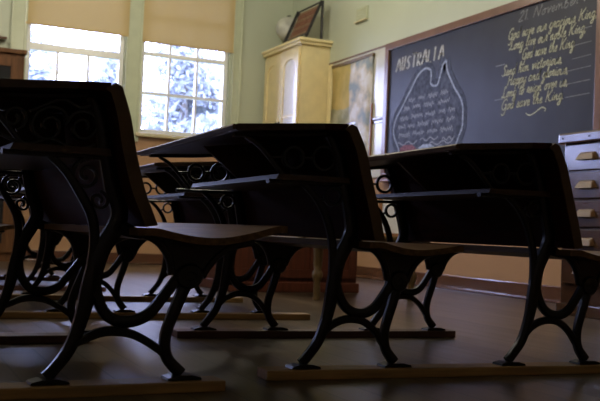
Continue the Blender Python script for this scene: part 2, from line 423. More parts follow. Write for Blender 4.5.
def frame_ornament(style, upper):
    bm = bmesh.new(); T = .018
    sweep = lambda b, pts, *a, **q: _sweep(b, [(p[0] + lean(p[1], 2.0 if style == 'scroll' else 1.0), p[1]) for p in pts], *a, **q)
    if style == 'ring' and upper:
        for c in ((-.075, .672, .032), (.026, .677, .036)): sweep(bm, ring_pts(*c), .012, T, closed=True)
        sweep(bm, [(-.15, .668), (-.107, .671)], .010, T); sweep(bm, [(-.043, .674), (-.010, .675)], .010, T); sweep(bm, [(.062, .678), (.085, .68)], .010, T)
    elif style == 'ring':
        sweep(bm, ring_pts(.066, .560, .027), .011, T, closed=True)
        sweep(bm, [(.092, .565), (.11, .57)], .010, T); sweep(bm, [(.025, .545), (.040, .552)], .010, T)
    elif upper:
        sweep(bm, spiral(-.05, .668, .052, .010, PI * .1, 1.6), .010, T, sub=3)
        sweep(bm, spiral(.035, .672, .045, .010, PI, -1.6), .010, T, sub=3)
        sweep(bm, spiral(-.135, .680, .032, .008, PI * 1.6, 1.4), .009, T, sub=3)
        sweep(bm, [(-.10, .70), (-.03, .735), (.02, .72), (.06, .735)], .009, T)
        sweep(bm, [(-.17, .64), (-.10, .62), (-.04, .635), (.02, .615), (.07, .63)], .009, T)
    else:
        sweep(bm, spiral(.055, .553, .040, .008, PI * .6, 1.5), .010, T, sub=3)
        sweep(bm, spiral(.083, .490, .026, .006, PI * .4, -1.4), .009, T, sub=3)
    return bm

LEN, OV = 1.22, .09
def school_desk(style, k, label, loc, rot, scale):
    t = thing('school_desk', label, 'desk', loc, rot, 'double school desks')
    t.scale = (scale,) * 3
    s = lambda u: u if u < .18 else .18 + (u - .18) * k
    h_ = lambda P: [(p[0] + lean(p[1], k), p[1]) for p in P]
    y0, y1 = -OV, LEN - OV
    # lid: sloping board with a slim flat pen strip at the high side
    bm = bmesh.new(); prism(bm, h_([(-.306, .743), (-.300, .7488), (-.2955, .7493), (-.2955, .7335), (-.302, .7325)]), y0, y1); o = obj('lid_edge', bm, M['edge_wood'], t); o['label'] = 'worn brown front edge of the lid, highlight painted in'  # window highlight on the front edge painted as browner wood
    bm = bmesh.new(); prism(bm, h_([(-.295, .748), (-.288, .7505), (-.012, .7745), (-.012, .756), (-.287, .730), (-.295, .735)]), y0, y1)
    obj('lid', bm, M['lid_wood'], t)
    bm = bmesh.new(); prism(bm, h_([(-.012, .7745), (.065, .779), (.065, .758), (-.012, .756)]), y0, y1); obj('pen_strip', bm, M['desk_wood'], t)
    bm = bmesh.new(); prism(bm, h_([(-.142, .602), (-.136, .617), (.100, .620), (.106, .602), (-.124, .600)]), y0 + .05, y0 + .96)
    obj('book_shelf', bm, M['lid_wood'], t)
    # curved backrest
    q = catmull(h_(outer_profile()), 5); w = .034
    out = [(p.x, p.y) for p in q]; inn = []
    for i, p in enumerate(q):
        a = q[max(0, i - 1)]; b = q[min(len(q) - 1, i + 1)]; d = (b - a).normalized()
        inn.append((p.x - d.y * w, p.y + d.x * w * .4))
    inn[-1] = h_([(.052, .762)])[0]; inn = inn[::-1]
    bm = bmesh.new(); prism(bm, h_([(.074, .779)]) + out[::-1] + inn[::-1], y0, y1)
    obj('backrest', bm, M['desk_wood'], t)
    # strip along both cut ends of the backrest, browner: light on the end grain painted in
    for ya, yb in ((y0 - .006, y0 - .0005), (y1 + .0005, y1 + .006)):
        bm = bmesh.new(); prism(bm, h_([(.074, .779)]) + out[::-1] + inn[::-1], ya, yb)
        o = obj('end_edge', bm, M['edge_wood'], t); o['label'] = 'brown end edge of the backrest, painted as lit'
    # board dividing the two pupils' book boxes
    bm = bmesh.new(); prism(bm, h_([(-.232, .725), (-.105, .625), (.10, .626), (.07, .748), (-.02, .754)]), .43, .445)
    obj('divider', bm, M['lid_wood'], t)
    # dished seat
    f = .022 if k > 1.05 else .0
    top = catmull([(.155, .424), (.20, .425), (.235, .417), (.285, .408), (.345, .406 + f * .1), (.41, .413 + f * .5), (.47, .423 + f), (.492, .424 + f)], 4)
    ls = lean(.42, k); prof = [(s(p.x) + ls, p.y) for p in top] + [(s(p.x) + ls, p.y - .019) for p in top[::-1]]
    bm = bmesh.new(); prism(bm, prof, y0, y1); obj('seat', bm, M['seat_wood'], t)
    for y in (0.0, 1.04):
        bm = frame_side(style, k)
        for v in bm.verts: v.co.y += y
        fr = obj('side_frame', bm, M['iron'], t, smooth=True)
        for up in (True, False):
            bm = frame_ornament(style, up)
            for v in bm.verts: v.co.y += y
            obj('scroll_ornament' if style == 'scroll' else 'ring_ornament', bm, M['iron'], fr, smooth=True)
        for u in (-.012, s(.305)):
            bm = bmesh.new(); prism(bm, [(u - .048, .031), (u + .048, .031), (u + .045, .037), (u + .02, .043), (u - .02, .043), (u - .045, .037)], y - .028, y + .028)
            obj('foot', bm, M['iron'], fr)
    return t

R = math.radians
school_desk('scroll', 1.25, 'tallest school desk, with scrolled iron ends and a deep dished seat, below the three-pane window', (.434, 2.412, 0), R(2.5), 1.03)
school_desk('ring', 1.0, 'school desk with ringed iron ends, its lid in front of the cream cupboard', (1.225, 2.570, 0), R(-1.8), 1.0)
school_desk('ring', 1.0, 'school desk with ringed iron ends, its lid in front of the chalk map of Australia', (1.974, 2.535, 0), R(-2.6), 1.0)
school_desk('ring', 1.0, 'back-row school desk beyond the one in front of the cream cupboard, under the small-paned window', (1.50, 4.36, 0), R(-1.8), 1.0)
school_desk('ring', 1.0, 'back-row school desk seen through the legs of the tallest scrolled desk', (.80, 4.38, 0), R(-1.8), 1.0)
school_desk('ring', 1.0, 'back-row school desk on the bookcase side, mostly hidden behind the tallest scrolled desk', (.09, 4.40, 0), R(-1.8), 1.0)

school_desk('ring', 1.0, 'third-row school desk by the windows, seen low behind the seat of the tallest scrolled desk', (.92, 6.18, 0), R(-1.8), 1.0)
school_desk('ring', 1.0, 'third-row school desk by the windows, on the glazed bookcase side', (.21, 6.20, 0), R(-1.8), 1.0)
def runner(x, y, rot, u0, u1, m, label):
    c, s_ = math.cos(R(rot)), math.sin(R(rot)); um = (u0 + u1) / 2; h = (u1 - u0) / 2
    o = obj('floor_runner', B(-h, h, -.045, .045, 0, .030, bev=.004), m, loc=(x + um * c, y + um * s_, 0), rotz=R(rot))
    tag(o, label, 'floor runner', 'wooden runners under the desks')
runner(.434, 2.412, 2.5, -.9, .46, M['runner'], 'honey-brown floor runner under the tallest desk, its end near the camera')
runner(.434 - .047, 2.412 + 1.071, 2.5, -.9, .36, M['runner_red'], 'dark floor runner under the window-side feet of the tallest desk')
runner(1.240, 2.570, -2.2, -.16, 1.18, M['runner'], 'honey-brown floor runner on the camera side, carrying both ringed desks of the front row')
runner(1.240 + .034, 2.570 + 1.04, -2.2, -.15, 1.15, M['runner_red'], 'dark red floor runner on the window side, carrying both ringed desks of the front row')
runner(1.50, 4.36, -1.8, -2.0, .56, M['runner'], 'long honey-brown floor runner under the near feet of the back row')
runner(1.50 + .033, 4.36 + 1.04, -1.8, -2.0, .56, M['runner'], 'long brown floor runner under the window-side feet of the back row')

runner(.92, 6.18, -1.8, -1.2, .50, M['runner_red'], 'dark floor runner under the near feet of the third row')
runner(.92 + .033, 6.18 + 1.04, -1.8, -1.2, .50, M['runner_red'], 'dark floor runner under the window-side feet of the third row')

# ------------------------------------------------------------------ blackboard
BY0, BY1, BZ0, BZ1 = 5.11, 8.275, 1.02, 2.435
t = thing('blackboard', 'long framed blackboard covered in chalk verse and a chalk map', 'blackboard', (XB, (BY0 + BY1) / 2, BZ0))
yc = (BY0 + BY1) / 2; hw = (BY1 - BY0) / 2; hh = BZ1 - BZ0
obj('slate', B(-.022, -.001, -hw + .06, hw - .06, .06, hh - .06), M['board'], t)
bm = bmesh.new()
box(bm, -.045, -.001, -hw, hw, hh - .075, hh, bev=.006); box(bm, -.045, -.001, -hw, hw, 0, .075, bev=.006)
box(bm, -.044, -.001, -hw, -hw + .075, .07, hh - .07, bev=.006); box(bm, -.044, -.001, hw - .075, hw, .07, hh - .07, bev=.006)
obj('frame', bm, M['board_frame'], t)
obj('chalk_ledge', B(-.10, -.04, -hw, hw, -.02, .0, bev=.004), M['board_frame'], t)
FX = -.0235
def P(Y, z): return (yc - Y, z - BZ0)               # board coordinates: s grows to the reader's right
def ribbon(bm, pts, w, lift=0.0, sub=4):
    q = catmull([(p[0], p[1], 0) for p in pts], sub) if len(pts) > 2 else [Vector((*p, 0)) for p in pts]
    prev = None
    for i, p in enumerate(q):
        a = q[max(0, i - 1)]; b = q[min(len(q) - 1, i + 1)]; d = (b - a)
        if d.length < 1e-6: continue
        d.normalize(); n = Vector((-d.y, d.x, 0)) * w / 2
        l = bm.verts.new((FX - lift, -(p.x + n.x), p.y + n.y)); r = bm.verts.new((FX - lift, -(p.x - n.x), p.y - n.y))
        if prev: bm.faces.new((prev[0], prev[1], r, l))
        prev = (l, r)
def patch(bm, pts, lift):
    bm.faces.new([bm.verts.new((FX - lift, -p[0], p[1])) for p in pts])

# a slanted copybook hand: each letter = strokes in units of x-height .5, ascender 1, descender -.45
a_ = [(.42, .42), (.2, .5), (.04, .25), (.18, .0), (.4, .2), (.44, .5), (.42, .1), (.55, .05)]
GL = {
 'a': (.55, [a_]), 'b': (.5, [[(.05, .1), (.2, .7), (.24, 1.0), (.1, .9), (.08, .05), (.3, .0), (.4, .25), (.2, .42)]]),
 'c': (.42, [[(.36, .42), (.2, .5), (.05, .25), (.18, .0), (.42, .1)]]),
 'd': (.55, [[(.42, .42), (.2, .5), (.04, .25), (.18, .0), (.4, .2), (.5, 1.0), (.44, .1), (.55, .05)]]),
 'e': (.42, [[(.05, .2), (.3, .3), (.25, .5), (.07, .3), (.18, .0), (.42, .12)]]),
 'g': (.52, [[(.42, .42), (.2, .5), (.04, .25), (.18, .02), (.4, .2), (.44, .48), (.38, -.3), (.2, -.45), (.1, -.3), (.52, .1)]]),
 'h': (.56, [[(.05, .1), (.22, .75), (.22, 1.0), (.1, .8), (.08, .0)], [(.08, .2), (.3, .5), (.36, .3), (.38, .02), (.56, .1)]]),
 'i': (.3, [[(.05, .1), (.15, .5), (.13, .1), (.3, .08)], [(.17, .66), (.2, .7)]]),
 'l': (.32, [[(.03, .1), (.2, .7), (.22, 1.0), (.1, .85), (.1, .1), (.32, .08)]]),
 'm': (.8, [[(.05, .45), (.1, .0)], [(.1, .25), (.28, .5), (.34, .0)], [(.34, .25), (.52, .5), (.6, .05), (.8, .1)]]),
 'n': (.56, [[(.05, .45), (.1, .0)], [(.1, .25), (.3, .5), (.37, .03), (.56, .1)]]),
 'o': (.5, [[(.28, .5), (.08, .3), (.14, .0), (.36, .15), (.32, .46), (.5, .42)]]),
 'p': (.52, [[(.06, .5), (.08, -.45)], [(.08, .3), (.3, .5), (.42, .25), (.25, .0), (.1, .1)], [(.3, .0), (.52, .1)]]),
 'r': (.4, [[(.04, .1), (.14, .54), (.28, .45), (.26, .1), (.4, .08)]]),
 's': (.4, [[(.04, .08), (.2, .52), (.3, .2), (.18, .0), (.06, .08)], [(.25, .05), (.4, .1)]]),
 't': (.34, [[(.16, .85), (.12, .1), (.34, .08)], [(.0, .58), (.32, .62)]]),
 'u': (.54, [[(.06, .5), (.08, .08), (.24, .0), (.4, .2), (.43, .5)], [(.43, .5), (.42, .05), (.54, .1)]]),
 'v': (.46, [[(.03, .45), (.12, .48), (.2, .0), (.38, .5), (.46, .44)]]),
 'y': (.52, [[(.06, .5), (.1, .1), (.26, .05), (.42, .3)], [(.44, .5), (.38, -.3), (.2, -.45), (.1, -.3), (.52, .1)]]),
 'w': (.7, [[(.05, .5), (.14, .02), (.3, .4), (.4, .02), (.58, .5), (.7, .44)]]),
 'G': (.8, [[(.7, .8), (.5, 1.0), (.15, .75), (.1, .25), (.35, .0), (.62, .2), (.62, .45)], [(.42, .45), (.66, .45), (.6, -.35), (.35, -.5), (.2, -.35)]]),
 'K': (.8, [[(.15, 1.0), (.1, .0)], [(.7, 1.0), (.35, .6), (.14, .5)], [(.3, .55), (.5, .1), (.8, .05)]]),
 'L': (.75, [[(.55, .85), (.4, 1.02), (.28, .8), (.28, .2), (.1, .02), (.05, .12), (.3, .08), (.5, .0), (.75, .08)]]),
 'S': (.7, [[(.6, .82), (.42, 1.0), (.22, .8), (.45, .5), (.5, .2), (.28, .0), (.05, .15)], [(.3, .0), (.7, .12)]]),
 'H': (.85, [[(.12, .95), (.15, .5), (.08, .0)], [(.66, 1.0), (.6, .5), (.62, .05), (.82, .1)], [(.08, .5), (.68, .54)]]),
 'N': (.85, [[(.08, .0), (.2, 1.0)], [(.2, 1.0), (.58, .0)], [(.58, .0), (.75, 1.0)]]),
 '2': (.55, [[(.08, .75), (.3, .98), (.44, .7), (.06, .02), (.5, .04)]]),
 '1': (.35, [[(.08, .75), (.22, .98), (.2, .0)]]), '9': (.5, [[(.42, .8), (.22, .98), (.08, .72), (.26, .5), (.44, .78), (.36, .0)]]),
 ',': (.25, [[(.1, .06), (.06, -.14)]]), '.': (.25, [[(.06, .02), (.13, .05)]]), ' ': (.38, []),
}
def write(text, Ya, Yb, za, zb, h, w, m, name, slant=.30):
    """text from wall position Ya to Yb, baseline heights za and zb, letter height h"""
    tot = sum(GL[c][0] for c in text); s0, b0 = P(Ya, za); s1, b1 = P(Yb, zb); kx = (s1 - s0) / tot; x = 0.0
    bm = bmesh.new()
    for c in text:
        adv, strokes = GL[c]
        for st in strokes:
            ribbon(bm, [(s0 + (x + px) * kx + pz * h * slant, b0 + (b1 - b0) * (x + px) / tot + pz * h) for px, pz in st], w)
        x += adv
    return obj(name, bm, m, t)
W = .0092
write('21. November 19', 6.12, 5.26, 2.255, 2.262, .085, .009, M['chalk_dim'], 'date_line')
for text, Ya, Yb, za, zb in [('God save our gracious King,', 6.25, 5.20, 2.128, 2.122), ('Long live our noble King,', 6.23, 5.31, 2.038, 2.030),
                             ('God save the King.', 6.06, 5.42, 1.936, 1.936), ('Send him victorious,', 6.32, 5.56, 1.830, 1.836),
                             ('Happy and glorious,', 6.24, 5.49, 1.742, 1.746), ('Long to reign over us,', 6.31, 5.49, 1.648, 1.652),
                             ('God save the King.', 6.31, 5.53, 1.545, 1.555)]:
    write(text, Ya, Yb, za, zb, .088, W, M['chalk'], 'verse_line')
bm = bmesh.new(); ribbon(bm, [P(5.98, 1.488), P(5.93, 1.468), P(5.86, 1.485), P(5.79, 1.515), P(5.74, 1.500), P(5.75, 1.480)], .010)
obj('flourish', bm, M['chalk'], t)
for z in (2.06, 1.95, 1.85, 1.765, 1.665, 1.565):
    bm = bmesh.new(); ribbon(bm, [P(5.52 if z < 1.8 else 5.45, z - .004), P(5.25, z)], .005, .0002); obj('ruled_line', bm, M['chalk_dim'], t)
for z in (1.93, 1.64):
    bm = bmesh.new(); ribbon(bm, [P(6.40, z), P(6.28, z)], .007, .0002); obj('ruled_line', bm, M['chalk_dim'], t)
# AUSTRALIA in jagged double-stroke capitals
CAP = {'A': [[(.0, 0), (.3, 1), (.42, 1), (.75, 0)], [(.14, .36), (.6, .36)]], 'U': [[(.1, 1), (.1, .2), (.3, .0), (.5, .2), (.55, 1)]],
       'S': [[(.55, .9), (.3, 1), (.12, .72), (.5, .3), (.35, .0), (.05, .12)]], 'T': [[(.0, 1), (.65, 1)], [(.33, 1), (.33, 0)]],
       'R': [[(.1, 0), (.1, 1), (.5, .95), (.5, .6), (.12, .5), (.6, 0)]], 'L': [[(.1, 1), (.1, 0), (.55, .02)]], 'I': [[(.2, 1), (.2, 0)]]}
bm = bmesh.new(); s0, b0 = P(8.075, 2.118); s1, b1 = P(7.205, 2.128); n = 9
for i, c in enumerate('AUSTRALIA'):
    for st in CAP[c]:
        for dx in (0, .013):
            for (p, q) in zip(st, st[1:]):
                f = lambda e: (s0 + (s1 - s0) * (i + e[0] * 1.2) / n + dx + e[1] * .02, b0 + (b1 - b0) * i / n + e[1] * (.122 + .012 * (i % 2)))
                ribbon(bm, [f(p), f(q)], .0115)
obj('chalk_title', bm, M['chalk_title'], t)
# outline map of Australia
coast = [(7.16, 2.105), (7.215, 2.06), (7.245, 1.99), (7.285, 1.90), (7.34, 1.885), (7.41, 1.915), (7.405, 1.98), (7.42, 2.045), (7.50, 2.075), (7.575, 2.06), (7.65, 2.02), (7.72, 1.95),
         (7.76, 1.905), (7.84, 1.83), (7.90, 1.765), (7.95, 1.715), (8.03, 1.64), (8.07, 1.54), (8.045, 1.446), (7.96, 1.33), (7.93, 1.24),
         (7.75, 1.23), (7.60, 1.29), (7.45, 1.31), (7.30, 1.24), (7.16, 1.13), (7.05, 1.16), (6.965, 1.28), (6.915, 1.37), (6.868, 1.446), (6.86, 1.535), (6.868, 1.644),
         (6.92, 1.735), (7.0, 1.815), (7.07, 1.905), (7.13, 1.99), (7.15, 2.05)]
cp = [P(*c) for c in coast]
bm = bmesh.new(); patch(bm, cp, .0001); obj('chalk_wash', bm, M['chalk_smear'], t)
bm = bmesh.new(); ribbon(bm, cp + cp[:1], .12, .0002); obj('chalk_halo', bm, M['chalk_halo'], t)
bm = bmesh.new(); ribbon(bm, cp + cp[:1], .020, .0008); obj('coastline', bm, M['chalk_blue'], t)
bm = bmesh.new()
rnd = random.Random(3)
for z, a, b in [(1.80, 7.80, 7.10), (1.72, 7.88, 7.02), (1.63, 7.95, 6.95), (1.545, 7.98, 6.93), (1.46, 7.96, 6.95)]:
    y = a
    while y > b + .12:
        L_ = rnd.uniform(.10, .22); pts = []; k = 0; yy = y
        while yy > max(y - L_, b):
            pts.append(P(yy, z + (.018 if k % 2 else -.018) + rnd.uniform(-.012, .012))); yy -= .017; k += 1
        if len(pts) > 2: ribbon(bm, pts, .0105, .0010, sub=3)
        y -= L_ + .05
obj('map_verse', bm, M['chalk_grey'], t)
bm = bmesh.new()
for z, a, b in [(1.375, 8.0, 7.62), (1.39, 7.56, 7.25), (1.34, 7.40, 7.0), (1.30, 7.45, 7.02), (1.37, 7.18, 6.98)]:
    n_ = 8; ribbon(bm, [P(a + (b - a) * i / n_, z + .016 * math.sin(i * 1.7)) for i in range(n_ + 1)], .012, .0012)
obj('chalk_waves', bm, M['chalk_grey'], t)
bm = bmesh.new(); patch(bm, [P(*c) for c in [(7.93, 1.335), (7.86, 1.36), (7.70, 1.355), (7.62, 1.31), (7.66, 1.25), (7.80, 1.24), (7.92, 1.27)]], .0014); obj('pink_patch', bm, M['chalk_pink'], t)
bm = bmesh.new(); patch(bm, [P(*c) for c in [(7.60, 1.31), (7.50, 1.345), (7.38, 1.34), (7.22, 1.27), (7.30, 1.24), (7.45, 1.31)]], .0015); obj('blue_patch', bm, M['chalk_blue'], t)

# ------------------------------------------------------------------ panel and wall map beside the board
bm = bmesh.new(); box(bm, XB - .018, XB, 8.285, 9.60, 1.06, 2.42, bev=.003)  # carried below the dado so its paleness stands in for the wall's sheen
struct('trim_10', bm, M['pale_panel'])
struct('trim_11', B(XB - .026, XB, 8.28, 9.62, 2.42, 2.438, bev=.003), M['board_frame'])
struct('trim_12', B(XB - .034, XB - .018, 9.515, 9.60, 1.06, 2.415, bev=.004), M['cream'])
t2 = thing('wall_map', 'old yellowed wall map hanging from a wooden rod beside the blackboard', 'map', (XB - .035, 9.01, 1.80))
bm = bmesh.new(); nz = 12
V = [[bm.verts.new((.006 * math.sin(k * .9 + j), -.475 + .95 * j / 6, -.60 + 1.16 * k / nz)) for j in range(7)] for k in range(nz + 1)]
for a, b in zip(V, V[1:]):
    for j in range(6): bm.faces.new((a[j], a[j + 1], b[j + 1], b[j]))
ms = obj('map_sheet', bm, M['map'], t2, smooth=True)
sol = ms.modifiers.new('thickness', 'SOLIDIFY'); sol.thickness = .002
obj('top_rod', B(-.014, .014, -.49, .49, .555, .59, bev=.006), M['pale_wood'], t2)
obj('bottom_rod', B(-.014, .014, -.49, .49, -.63, -.595, bev=.006), M['pale_wood'], t2)
obj('edge_batten', B(-.012, .010, -.492, -.476, -.60, .05), M['orange_wood'], t2)

# pale vent plate high on the wall
t3 = thing('wall_vent', 'small pale vent plate high on the green wall above the map', 'vent', (XB, 8.875, 2.80))
obj('plate', B(-.02, -.001, -.125, .125, 0, .15, bev=.004), M['trim_green'], t3)
bm = bmesh.new()
for z in (.03, .06, .09, .12): box(bm, -.026, -.018, -.10, .10, z, z + .012)
obj('louvre', bm, M['trim_green'], t3)
obj('lower_lip', B(-.040, -.001, -.135, .135, -.010, .002, bev=.003), M['sill'], t3)

# ------------------------------------------------------------------ cream cupboard in the corner
cx0, cx1, cy0, cy1, ct = 4.34, 4.727, 9.645, 10.72, 2.70
t4 = thing('cupboard', 'tall cream-painted corner cupboard with arched glass doors and a cornice', 'cupboard', (cx0, cy0, 0))
w_, d_ = cy1 - cy0, cx1 - cx0
bm = bmesh.new(); box(bm, .025, d_, 0, w_, 0, ct - .06); obj('carcass', bm, M['cream'], t4)
bm = bmesh.new(); box(bm, -.045, d_, -.075, w_, ct - .035, ct, bev=.008); box(bm, -.025, d_, -.045, w_, ct - .07, ct - .033, bev=.008); obj('cornice', bm, M['cream'], t4)
obj('plinth', B(.0, .024, 0, w_, 0, .12, bev=.004), M['cream'], t4)
for i in range(2):
    ya, yb = .03 + i * (w_ - .06) / 2, .03 + (i + 1) * (w_ - .06) / 2 - .008
    z0_, z1_ = 1.05, ct - .10
    bm = bmesh.new()
    box(bm, -.005, .022, ya, ya + .085, z0_, z1_, bev=.003); box(bm, -.005, .022, yb - .085, yb, z0_, z1_, bev=.003)
    box(bm, -.005, .022, ya + .085, yb - .085, z0_, z0_ + .09, bev=.003)
    m_ = (ya + yb) / 2; hw_ = (yb - ya) / 2 - .085
    arch = [(m_ + hw_ * math.cos(a), z1_ - .20 + .09 * math.sin(a)) for a in [PI * k / 10 for k in range(11)]]
    poly = [(ya + .085, z1_)] + [(y, z) for y, z in arch[::-1]] + [(yb - .085, z1_)]
    f0 = [bm.verts.new((-.005, y, z)) for y, z in poly]; f1 = [bm.verts.new((.022, y, z)) for y, z in poly]
    bm.faces.new(f0); bm.faces.new(f1[::-1])
    for k in range(len(poly)): bm.faces.new((f0[k], f0[(k + 1) % len(poly)], f1[(k + 1) % len(poly)], f1[k]))
    d = obj('door', bm, M['cream'], t4)
    pn = obj('door_glass' if i == 0 else 'door_panel', B(.010, .015, ya + .08, yb - .08, z0_ + .08, z1_ - .10), M['cream_glass'] if i == 0 else M['cream'], d)
    bm = bmesh.new(); box(bm, .002, .012, ya + .085, yb - .085, 1.80, 1.83)
    obj('glazing_bar', bm, M['cream'], d)
    bm = bmesh.new(); lathe(bm, [(.004, -.02), (.014, -.012), (.016, 0), (.010, .014), (.004, .02)], -.02, yb - .04 if i == 0 else ya + .04, 10)
    for v in bm.verts: v.co.z += 1.75
    obj('knob', bm, M['black_paint'], d, smooth=True)
    obj('lower_door', B(-.003, .022, ya, yb, .15, 1.02, bev=.004), M['cream'], t4)

# abacus on the cupboard
zt = ct; AX, AB, AZ = 4.585, 4.40, 3.15
t5 = thing('abacus', 'bead abacus leaning on black legs on top of the cream cupboard', 'abacus', (AB, 9.98, zt + .016))
def stick(a, b, r, m, name, par, n=8):
    bm = bmesh.new(); tube(bm, [a, b], r, n); return obj(name, bm, m, par, smooth=True)
ya, yb = -.35, .315; dx = AX - AB; hz = AZ - zt
for y in (ya, yb):
    stick((0, y, .006), (dx, y, hz), .018, M['black_paint'], 'side_rail', t5)
    stick((dx + .012, y, .004), (dx + .012, y, hz), .017, M['black_paint'], 'rear_leg', t5)
stick((dx, ya, hz - .01), (dx, yb, hz - .01), .011, M['black_paint'], 'top_rail', t5)
stick((.02, ya, .05), (.02, yb, .05), .010, M['black_paint'], 'bottom_rail', t5)
for k in range(10):
    f = .16 + .077 * k; x, z = dx * f, hz * f
    wv = stick((x, ya, z), (x, yb, z), .003, M['black_paint'], 'wire', t5, 6)
    bm = bmesh.new(); off = rnd.uniform(0, .10)
    for j in range(10):
        c = ya + .05 + j * .052
        lathe(bm, [(.006, -.019), (.016, -.010), (.018, 0), (.016, .010), (.006, .019)], 0, 0, 8)
        for v in list(bm.verts)[-40:]:
            y_, z_ = v.co.z, v.co.y
            v.co = Vector((x + v.co.x, c + y_, z + z_))
    obj('bead_row', bm, M['abacus_bead'] if k % 3 else M['bead_pale'], wv, smooth=True)

# globe behind it
t6 = thing('globe', 'faded pale globe on a black stand beside the abacus on the cupboard', 'globe', (4.54, 10.49, zt))
bm = bmesh.new(); bmesh.ops.create_uvsphere(bm, u_segments=28, v_segments=18, radius=.15)
for v in bm.verts: v.co.z += .285
obj('sphere', bm, M['globe'], t6, smooth=True)
bm = bmesh.new(); tube(bm, [(0, -.165 * math.sin(a), .285 + .165 * math.cos(a)) for a in [PI * (.12 + 1.0 * k / 14) + PI for k in range(15)]], .008)
obj('meridian_arm', bm, M['black_paint'], t6, smooth=True)
bm = bmesh.new(); lathe(bm, [(.09, 0), (.09, .015), (.04, .03), (.018, .05), (.014, .10), (.022, .11), (.016, .125)], 0, 0, 18)
obj('stand', bm, M['black_paint'], t6, smooth=True)
# ------------------------------------------------------------------ drawer cabinet at the end of the blackboard
t7 = thing('drawer_cabinet', 'varnished wooden cabinet of shallow drawers beyond the desk below the blackboard end', 'cabinet', (4.0, 3.62, 0))
Wd, Dp, Ht = 1.07, .68, 1.085
obj('carcass', B(.015, Dp, 0, Wd, .02, Ht, bev=.004), M['drawer_wood'], t7)
obj('top_board', B(-.03, Dp, -.02, Wd + .018, Ht, Ht + .072, bev=.014), M['drawer_wood'], t7)
obj('plinth', B(-.012, Dp, -.01, Wd + .01, 0, .075, bev=.006), M['drawer_wood'], t7)
bm = bmesh.new()
bm.free()
for y in (Wd - .03, Wd - .27):
    bm = bmesh.new(); tube(bm, [(-.034, y, Ht + .036), (-.028, y, Ht + .036)], .007)
    obj('screw_head', bm, M['black_paint'], t7)
dz = .178
for col in range(2):
    for k in range(5):
        z1_ = Ht - .007 - k * dz; ya = .03 + col * (Wd - .03) / 2; yb = ya + (Wd - .09) / 2
        d = obj('drawer', B(-.012, .016, ya, yb, z1_ - dz + .014, z1_, bev=.005), M['drawer_wood'], t7)
        m_ = (ya + yb) / 2 + .03; zc = z1_ - dz / 2 + .01
        bm = bmesh.new()
        a = [bm.verts.new(p) for p in [(-.0125, m_ - .085, zc - .022), (-.0125, m_ + .085, zc - .022), (-.0125, m_ + .065, zc + .026), (-.0125, m_ - .065, zc + .026)]]
        b = [bm.verts.new(p) for p in [(-.050, m_ - .075, zc - .022), (-.050, m_ + .075, zc - .022), (-.034, m_ + .060, zc + .012), (-.034, m_ - .060, zc + .012)]]
        bm.faces.new(a); bm.faces.new(b[::-1])
        for i in range(4): bm.faces.new((a[i], a[(i + 1) % 4], b[(i + 1) % 4], b[i]))
        obj('drawer_pull', bm, M['pull'], d)
# papers lying on it
bm = bmesh.new(); prism(bm, [(.12, 0), (.55, 0), (.55, .055), (.12, .035)], -.22, .30)
o = obj('paper_pile', bm, M['paper'], loc=(4.0, 4.12, Ht + .072)); tag(o, 'cream pile of paper lying on the drawer cabinet', 'paper')

# ------------------------------------------------------------------ brown bookcase by the windows
t8 = thing('bookcase', 'dark brown glazed bookcase standing against the window wall', 'bookcase', (.22, 10.38, 0))
w_, d_, h_ = 1.165, .34, 2.31
obj('carcass', B(0, w_, .02, d_, 0, h_ - .05), M['brown_case'], t8)
obj('cornice', B(-.02, w_ + .02, -.02, d_, h_ - .05, h_, bev=.01), M['brown_case'], t8)
for i in range(2):
    a, b = .03 + i * .555, .03 + (i + 1) * .555 - .006
    bm = bmesh.new(); box(bm, a, a + .11, -.008, .018, .1, h_ - .09, bev=.005); box(bm, b - .11, b, -.008, .018, .1, h_ - .09, bev=.005)
    box(bm, a + .11, b - .11, -.008, .018, .1, .2); box(bm, a + .11, b - .11, -.008, .018, h_ - .19, h_ - .09)
    d = obj('door', bm, M['brown_case'], t8)
    obj('door_glass', B(a + .1, b - .1, .004, .010, .19, h_ - .18), M['dark_glass'], d)
t9 = thing('wall_shelf', 'small dark ledge on the wall above the brown bookcase', 'shelf', (1.10, YW, 2.46))
obj('ledge', B(-.35, .12, -.14, -.001, 0, .025, bev=.004), M['brown_trim'], t9)
obj('bracket', B(-.05, -.02, -.10, -.001, -.10, 0), M['brown_trim'], t9)
bm = bmesh.new(); prism(bm, [(.21 * math.cos(2 * PI * k / 28), .21 * math.sin(2 * PI * k / 28)) for k in range(28)], -.06, -.001)
o = obj('wall_plaque', bm, M['orange_wood'], loc=(.88, YW, 2.76)); tag(o, 'round orange-brown wooden plaque hanging above the bookcase', 'plaque')

# ------------------------------------------------------------------ furniture seen under the desks
t10 = thing('teacher_desk', 'red-brown panelled wooden desk on a plinth, seen beneath the school desks', 'desk', (2.35, 6.27, 0), R(4))
w_, d_ = 1.08, .62
obj('body', B(0, w_, .012, d_, .07, .70), M['cedar'], t10)
obj('plinth', B(-.015, w_ + .015, -.012, d_ + .012, 0, .075, bev=.01), M['cedar'], t10)
obj('desk_top', B(-.03, w_ + .03, -.03, d_ + .03, .70, .735, bev=.008), M['cedar'], t10)
for i in range(3):
    a = .03 + i * .345; bm = bmesh.new(); z0_, z1_ = .11, .66
    box(bm, a, a + .05, -.004, .0125, z0_, z1_); box(bm, a + .28, a + .33, -.004, .0125, z0_, z1_)
    box(bm, a + .05, a + .28, -.004, .0125, z0_, z0_ + .06); box(bm, a + .05, a + .28, -.004, .0125, z1_ - .06, z1_)
    obj('front_panel', bm, M['cedar'], t10)
t11 = thing('low_table', 'low pale pine table with turned legs in front of the red-brown desk', 'table', (2.66, 5.50, 0))
